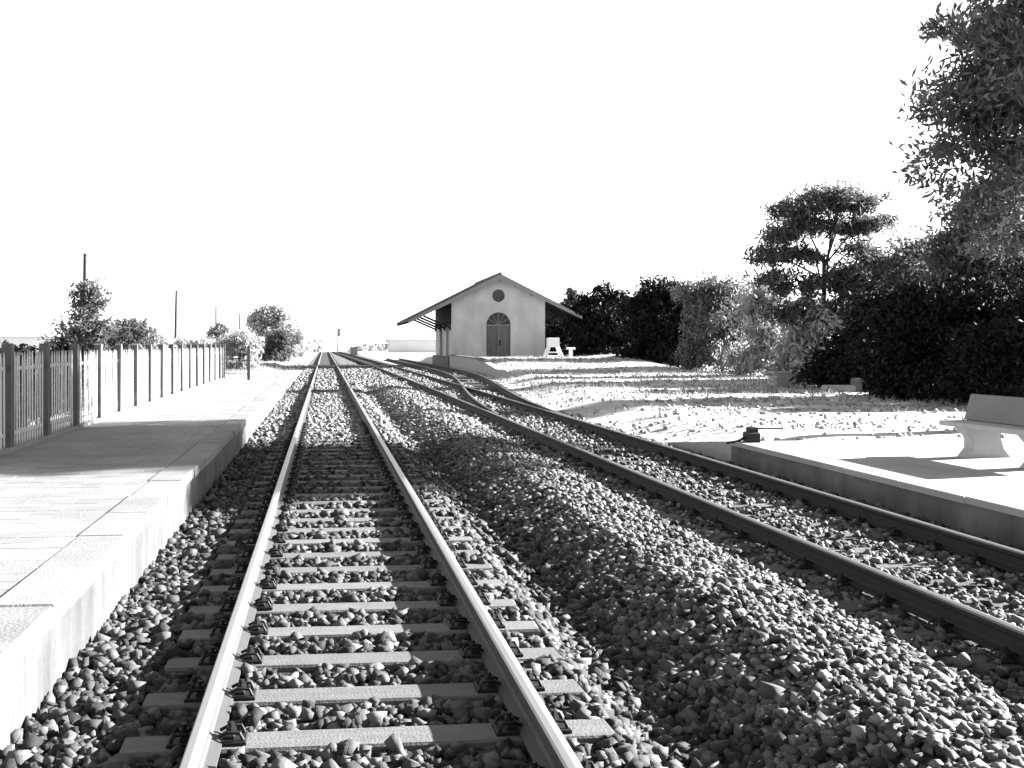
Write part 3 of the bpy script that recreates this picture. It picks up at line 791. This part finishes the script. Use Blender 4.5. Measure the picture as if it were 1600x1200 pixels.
# front wall with the door and the round window cut through it
def arch_pts(cx, hw_, z0, zs, n=14):
    return [(cx - hw_, z0), (cx - hw_, zs)] + [(cx - hw_ * math.cos(math.pi * k / n), zs + hw_ * math.sin(math.pi * k / n)) for k in range(1, n)] + [(cx + hw_, zs), (cx + hw_, z0)]
DX, DW, DS = SC + 0.0, 0.96, 3.35
RWZ, RWR = 5.62, 0.5
def front_wall():
    import bmesh
    from mathutils.geometry import delaunay_2d_cdt
    outer = [(SX0, -0.3), (DX - DW, -0.3)] + arch_pts(DX, DW, SZ, DS) + [(DX + DW, -0.3), (SX1, -0.3), (SX1, roof_z(SX1) - 0.14), (SC, APZ - 0.14), (SX0, roof_z(SX0) - 0.14)]
    hole = [(DX + RWR * math.cos(2 * math.pi * k / 24), RWZ + RWR * math.sin(2 * math.pi * k / 24)) for k in range(24)]
    co = [Vector(p) for p in outer + hole]
    no = len(outer)
    edges = [(i, (i + 1) % no) for i in range(no)] + [(no + i, no + (i + 1) % 24) for i in range(24)]
    vv, ee, ff, *_ = delaunay_2d_cdt(co, edges, [], 1, 1e-5)
    def inside(p, poly):
        c = False
        for i in range(len(poly)):
            a, b_ = poly[i], poly[i - 1]
            if (a[1] > p[1]) != (b_[1] > p[1]) and p[0] < (b_[0] - a[0]) * (p[1] - a[1]) / (b_[1] - a[1]) + a[0]:
                c = not c
        return c
    tris = []
    for f in ff:
        c = sum((vv[i] for i in f), Vector((0, 0))) / len(f)
        if inside(c, outer) and not inside(c, hole):
            tris.append(tuple(f))
    b = MB()
    n = len(vv)
    T = 0.35
    b.add([(p.x, SY0, p.y) for p in vv] + [(p.x, SY0 + T, p.y) for p in vv], [t for t in tris] + [tuple(n + i for i in reversed(t)) for t in tris])
    from collections import Counter
    cnt_ = Counter()
    dirs = {}
    for t in tris:
        for i in range(len(t)):
            e = (t[i], t[(i + 1) % len(t)]); cnt_[frozenset(e)] += 1; dirs[frozenset(e)] = e
    b.f += [(e[1], e[0], e[0] + n, e[1] + n) for k_, e in dirs.items() if cnt_[k_] == 1]
    b.mi += [0] * (len(b.f) - len(b.mi))
    return b
L_(front_wall(), 'front_wall', M['wall'])
# left long wall with two goods doors, right and rear wall
lw_top = roof_z(SX0) - 0.14
doors = [(83.2, 84.9), (87.6, 89.6)]
lw = MB(); ya = SY0 + 0.35
for (d0, d1) in doors + [(SY1, SY1)]:
    lw.box(SX0, SX0 + 0.35, ya, d0, -0.3, 3.35 if d0 != d1 else 3.35); ya = d1
lw.box(SX0, SX0 + 0.35, SY0 + 0.35, SY1, 3.35, lw_top)
for (d0, d1) in doors:
    lw.box(SX0, SX0 + 0.35, d0, d1, -0.3, SZ)
L_(lw, 'side_wall', M['wall'])
for (d0, d1) in doors:
    L_(MB().box(SX0 + 0.2, SX0 + 0.26, d0, d1, SZ, 3.35), 'goods_door', M['beam'])
L_(MB().box(SX1 - 0.35, SX1, SY0 + 0.35, SY1, -0.3, lw_top), 'side_wall', M['wall'])
L_(MB().prism([(SX0 + .35, -0.3), (SX1 - .35, -0.3), (SX1 - .35, lw_top), (SC, APZ - 0.14), (SX0 + .35, lw_top)], 'y', SY1 - 0.35, SY1), 'rear_wall', M['wall'])
L_(MB().box(SX0 - 0.04, SX0 - 0.002, SY0 + 0.25, SY1, 3.35, lw_top - 0.02), 'eave_shade_panel', M['beam'])  # dark panel added in place of the shade under the eave
# plinth ledge along the siding
L_(MB().box(SX0 - 0.28, SX0 - 0.002, SY0 + 0.1, SY1, -0.3, SZ + 0.02, bev=0.03), 'loading_ledge', M['concR'])
# roof: two slopes with tile courses
EL, ER = 3.45, 2.75
YG0, YG1 = SY0 - 0.85, SY1 + 0.6
for sgn, ext in ((-1, EL), (1, ER)):
    xe = (SX0 - ext) if sgn < 0 else (SX1 + ext)
    ze = roof_z(xe)
    b = MB().prism([(SC, APZ - 0.12), (SC, APZ - 0.02), (xe, ze - 0.02), (xe, ze - 0.12)], 'y', YG0, YG1)
    deck = L_(b, 'roof_slope', M['beam'])
    nx_ = 22
    for k in range(nx_):                                                  # tile courses, eave to ridge
        a0, a1 = k / nx_, (k + 1) / nx_
        xa, xb = xe + (SC - xe) * a0, xe + (SC - xe) * a1
        za, zb = ze + (APZ - ze) * a0, ze + (APZ - ze) * a1
        cb = MB(); ny_ = 44
        prof = []
        vs_, fs = [], []
        for j in range(ny_ * 4 + 1):
            yy = YG0 - 0.04 + (YG1 - YG0 + 0.08) * j / (ny_ * 4)
            bm_ = 0.03 * math.sin(j * math.pi / 2)
            vs_ += [(xa - 0.03 * (-sgn) * -1, yy, za + 0.055 + bm_), (xb, yy, zb + 0.02 + bm_), (xa - 0.03 * (-sgn) * -1, yy, za - 0.015)]
            if j:
                q = (j - 1) * 3
                fs += [(q, q + 3, q + 4, q + 1), (q, q + 2, q + 5, q + 3)]
        cb.add(vs_, fs)
        L_(cb, 'tile_course', M['rooft'], deck).location = (0, 0, 0)
    # barge board on the front gable
    L_(MB().prism([(SC, APZ + 0.01), (xe, ze + 0.01), (xe, ze - 0.24), (SC, APZ - 0.42)], 'y', YG0 - 0.05, YG0 - 0.002), 'barge_board', M['trim'], deck)
    # rafters under the eave
    for j in range(9):
        yy = SY0 + 0.2 + j * (SY1 - SY0 - 0.4) / 8
        wx = SX0 if sgn < 0 else SX1
        L_(MB().beam((wx + sgn * 0.01, yy, roof_z(wx) - 0.21), (xe, yy, ze - 0.20), 0.12, 0.16), 'rafter', M['beam'], deck)
L_(MB().tube([(SC, YG0 - 0.05, APZ + 0.03), (SC, YG1 + 0.05, APZ + 0.03)], 0.13, 8), 'ridge', M['rooft'])
for j in range(4):
    yy = SY0 + 0.5 + j * 3.55
    br = MB()
    br.beam((SX0 - 0.02, yy, 3.1), (SX0 - 2.15, yy, roof_z(SX0 - 2.15) - 0.30), 0.14, 0.16)
    br.beam((SX0 - 0.06, yy, 2.9), (SX0 - 0.06, yy, 3.5), 0.14, 0.10)
    L_(br, 'eave_bracket', M['beam'])
    br = MB()
    br.beam((SX1 + 0.02, yy, 3.1), (SX1 + 1.9, yy, roof_z(SX1 + 1.9) - 0.30), 0.14, 0.16)
    L_(br, 'eave_bracket', M['beam'])
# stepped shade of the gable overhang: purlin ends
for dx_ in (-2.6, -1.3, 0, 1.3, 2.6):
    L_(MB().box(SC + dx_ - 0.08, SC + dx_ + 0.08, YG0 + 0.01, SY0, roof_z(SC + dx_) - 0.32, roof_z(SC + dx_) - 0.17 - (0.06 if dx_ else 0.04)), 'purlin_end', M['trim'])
# arched door: two leaves of boards, fanlight with bars
dr = L_(MB().box(DX - DW, DX + DW, SY0 + 0.16, SY0 + 0.22, SZ, 3.30), 'door', M['door'])
for k in range(12):
    x0 = DX - DW + 0.03 + k * (2 * DW - 0.06) / 12
    b = MB().box(x0 + 0.008, x0 + (2 * DW - 0.06) / 12 - 0.008, SY0 + 0.13 + 0.004 * (k % 3), SY0 + 0.16, SZ + 0.01, 3.25)
    L_(b, 'door_board', M['door'], dr)
L_(MB().box(DX - 0.03, DX + 0.03, SY0 + 0.10, SY0 + 0.13, SZ, 3.25), 'meeting_stile', M['trim'], dr)
L_(MB().box(DX + 0.05, DX + 0.16, SY0 + 0.06, SY0 + 0.128, 1.75, 2.15), 'lock', M['iron'], dr)
fl = L_(MB().add([(x, SY0 + 0.2, z) for x, z in arch_pts(DX, DW - 0.001, 3.34, DS)], [tuple(range(17))]), 'fanlight', M['glass'])
L_(MB().box(DX - DW, DX + DW, SY0 + 0.08, SY0 + 0.2, 3.25, 3.36), 'transom', M['trim'], fl)
for a in (30, 60, 90, 120, 150):
    L_(MB().beam((DX, SY0 + 0.17, DS), (DX + 0.94 * math.cos(R(a)), SY0 + 0.17, DS + 0.94 * math.sin(R(a))), 0.05, 0.04), 'glazing_bar', M['trim'], fl)
def ring(cx, cz, r0, r1, y0, y1, n=28, a0=0, a1=360):
    b = MB()
    vs_, fs = [], []
    for k in range(n + 1):
        a = R(a0 + (a1 - a0) * k / n)
        for rr, yy in ((r0, y0), (r1, y0), (r1, y1), (r0, y1)):
            vs_.append((cx + rr * math.cos(a), yy, cz + rr * math.sin(a)))
        if k:
            q = (k - 1) * 4
            fs += [(q + i, q + (i + 1) % 4, q + 4 + (i + 1) % 4, q + 4 + i) for i in range(4)]
    return b.add(vs_, fs)
L_(ring(DX, DS, DW + 0.003, DW + 0.16, SY0 - 0.03, SY0 + 0.002, a0=0, a1=180), 'door_arch', M['wall'])
rw = L_(MB().add([(DX + RWR * math.cos(2 * math.pi * k / 24), SY0 + 0.18, RWZ + RWR * math.sin(2 * math.pi * k / 24)) for k in range(24)], [tuple(range(24))]), 'round_window', M['glass'])
L_(ring(DX, RWZ, RWR + 0.003, RWR + 0.12, SY0 - 0.03, SY0 + 0.002), 'window_surround', M['wall'], rw)

# retaining wall of the loading ramp
rwall = thing('retaining_wall', 'low concrete wall holding the earth ramp in front of the shed', 'wall', (10.0, 66, 0))
MB().prism([(-12.2, -0.3), (14.9, -0.3), (14.9, 0.93), (1.2, 0.90), (-3.0, 0.72), (-12.2, 0.06)], 'x', -0.35, 0.05).build('wall', M['ramp'], rwall)
MB().prism([(-3.0, 0.722), (1.2, 0.902), (14.9, 0.932), (14.9, 1.0), (1.2, 0.97), (-3.0, 0.79)], 'x', -0.42, 0.10).build('coping', M['concR'], rwall)

# white box on splayed legs next to the shed corner
tb = thing('box_stand', 'white box on splayed white legs beside the shed corner', 'box stand', (17.0, 77.2, float(ground_h(17.0, 77.2))))
MB().box(-0.42, 0.42, -0.35, 0.35, 0.72, 1.42, bev=0.03).build('box', M['white'], tb)
for sx in (-1, 1):
    for sy in (-1, 1):
        MB().beam((sx * 0.34, sy * 0.28, 0.74), (sx * 0.62, sy * 0.42, -0.02), 0.17, 0.13).build('leg', M['white'], tb)
MB().box(-0.5, 0.5, -0.03, 0.03, 0.28, 0.38).build('brace', M['white'], tb)
hy = thing('stub_post', 'short white stub post with cross cap beside the box stand', 'post', (18.5, 77.8, float(ground_h(18.5, 77.8))))
MB().box(-0.12, 0.12, -0.12, 0.12, -0.05, 0.55, bev=0.02).build('shaft', M['white'], hy)
MB().box(-0.32, 0.32, -0.16, 0.16, 0.55, 0.72, bev=0.03).build('cap', M['white'], hy)

# stacked slabs and stone blocks at the foot of the hedge
ss = thing('slab_stack', 'stack of pale stone slabs at the foot of the black bush', 'slab stack', (17.6, 38.9, float(ground_h(17.6, 38.9)) - 0.02))
for k in range(7):
    wdt = 0.42 + 0.05 * math.sin(k * 2.3)
    b = MB().box(-wdt, wdt, -0.3, 0.3, 0.02 + k * 0.085, 0.095 + k * 0.085, bev=0.012)
    b.v = [(x_ + 0.05 * math.sin(k * 1.7), y_, z_) for x_, y_, z_ in b.v]
    b.build('slab', M['ramp'], ss)
blk = thing('stone_block', 'low pale stone trough between the black bushes', 'stone block', (17.2, 33.8, float(ground_h(17.2, 33.8)) - 0.02))
MB().box(-0.5, 0.5, -0.2, 0.2, 0, 0.26, bev=0.04).build('block', M['ramp'], blk)
MB().box(0.52, 0.75, -0.16, 0.18, 0, 0.5, bev=0.04).build('upright', M['concR'], blk)

# ------------------------------------------------------------------ concrete bench
be = thing('bench', 'concrete bench with tilted back slab and two wide feet on the platform', 'bench', (8.78, 12.62, PRZ - 0.008))
def foot():
    b = MB()
    b.prism([(-0.30, 0.0), (0.32, 0.0), (0.22, 0.12), (0.17, 0.30), (0.26, 0.40), (-0.34, 0.40), (-0.20, 0.26), (-0.20, 0.12)], 'y', -0.11, 0.11)
    return b.mesh('foot', M['bench'])
FM = foot()
for yy in (-0.62, 0.66):
    o = link('foot', FM, be); o.location = (0, yy, 0)
MB().box(-0.38, 0.12, -1.05, 1.05, 0.402, 0.47, bev=0.012).build('seat', M['bench'], be)
MB().box(-0.02, 0.05, -1.05, 1.05, 0.475, 0.84, bev=0.012, rot=Matrix.Rotation(R(16), 3, 'Y'), about=(0.0, 0, 0.475)).build('backrest', M['benchshade'], be)
for yy in (-0.62, 0.66):
    MB().beam((0.10, yy, 0.46), (0.165, yy, 0.82), 0.07, 0.04).build('back_bracket', M['iron'], be)

# ------------------------------------------------------------------ point lever at the end of the right platform
pv = thing('point_lever', 'small black point lever at the end of the low platform', 'lever', (6.52, 15.55, PRZ - 0.004))
MB().box(-0.09, 0.09, -0.12, 0.12, 0, 0.16, bev=0.02).build('lever_box', M['iron'], pv)
MB().box(-0.055, 0.075, -0.08, 0.08, 0.16, 0.24, bev=0.02).build('pivot', M['iron'], pv)
MB().tube([(0.0, 0, 0.21), (0.2, 0.0, 0.215), (0.5, 0.0, 0.21)], 0.014, 6).build('rod', M['iron'], pv)
MB().tube([(-0.05, 0, 0.10), (-0.18, 0.05, 0.02), (-0.36, 0.1, -0.02)], [0.03, 0.02, 0.015], 6).build('handle', M['iron'], pv)
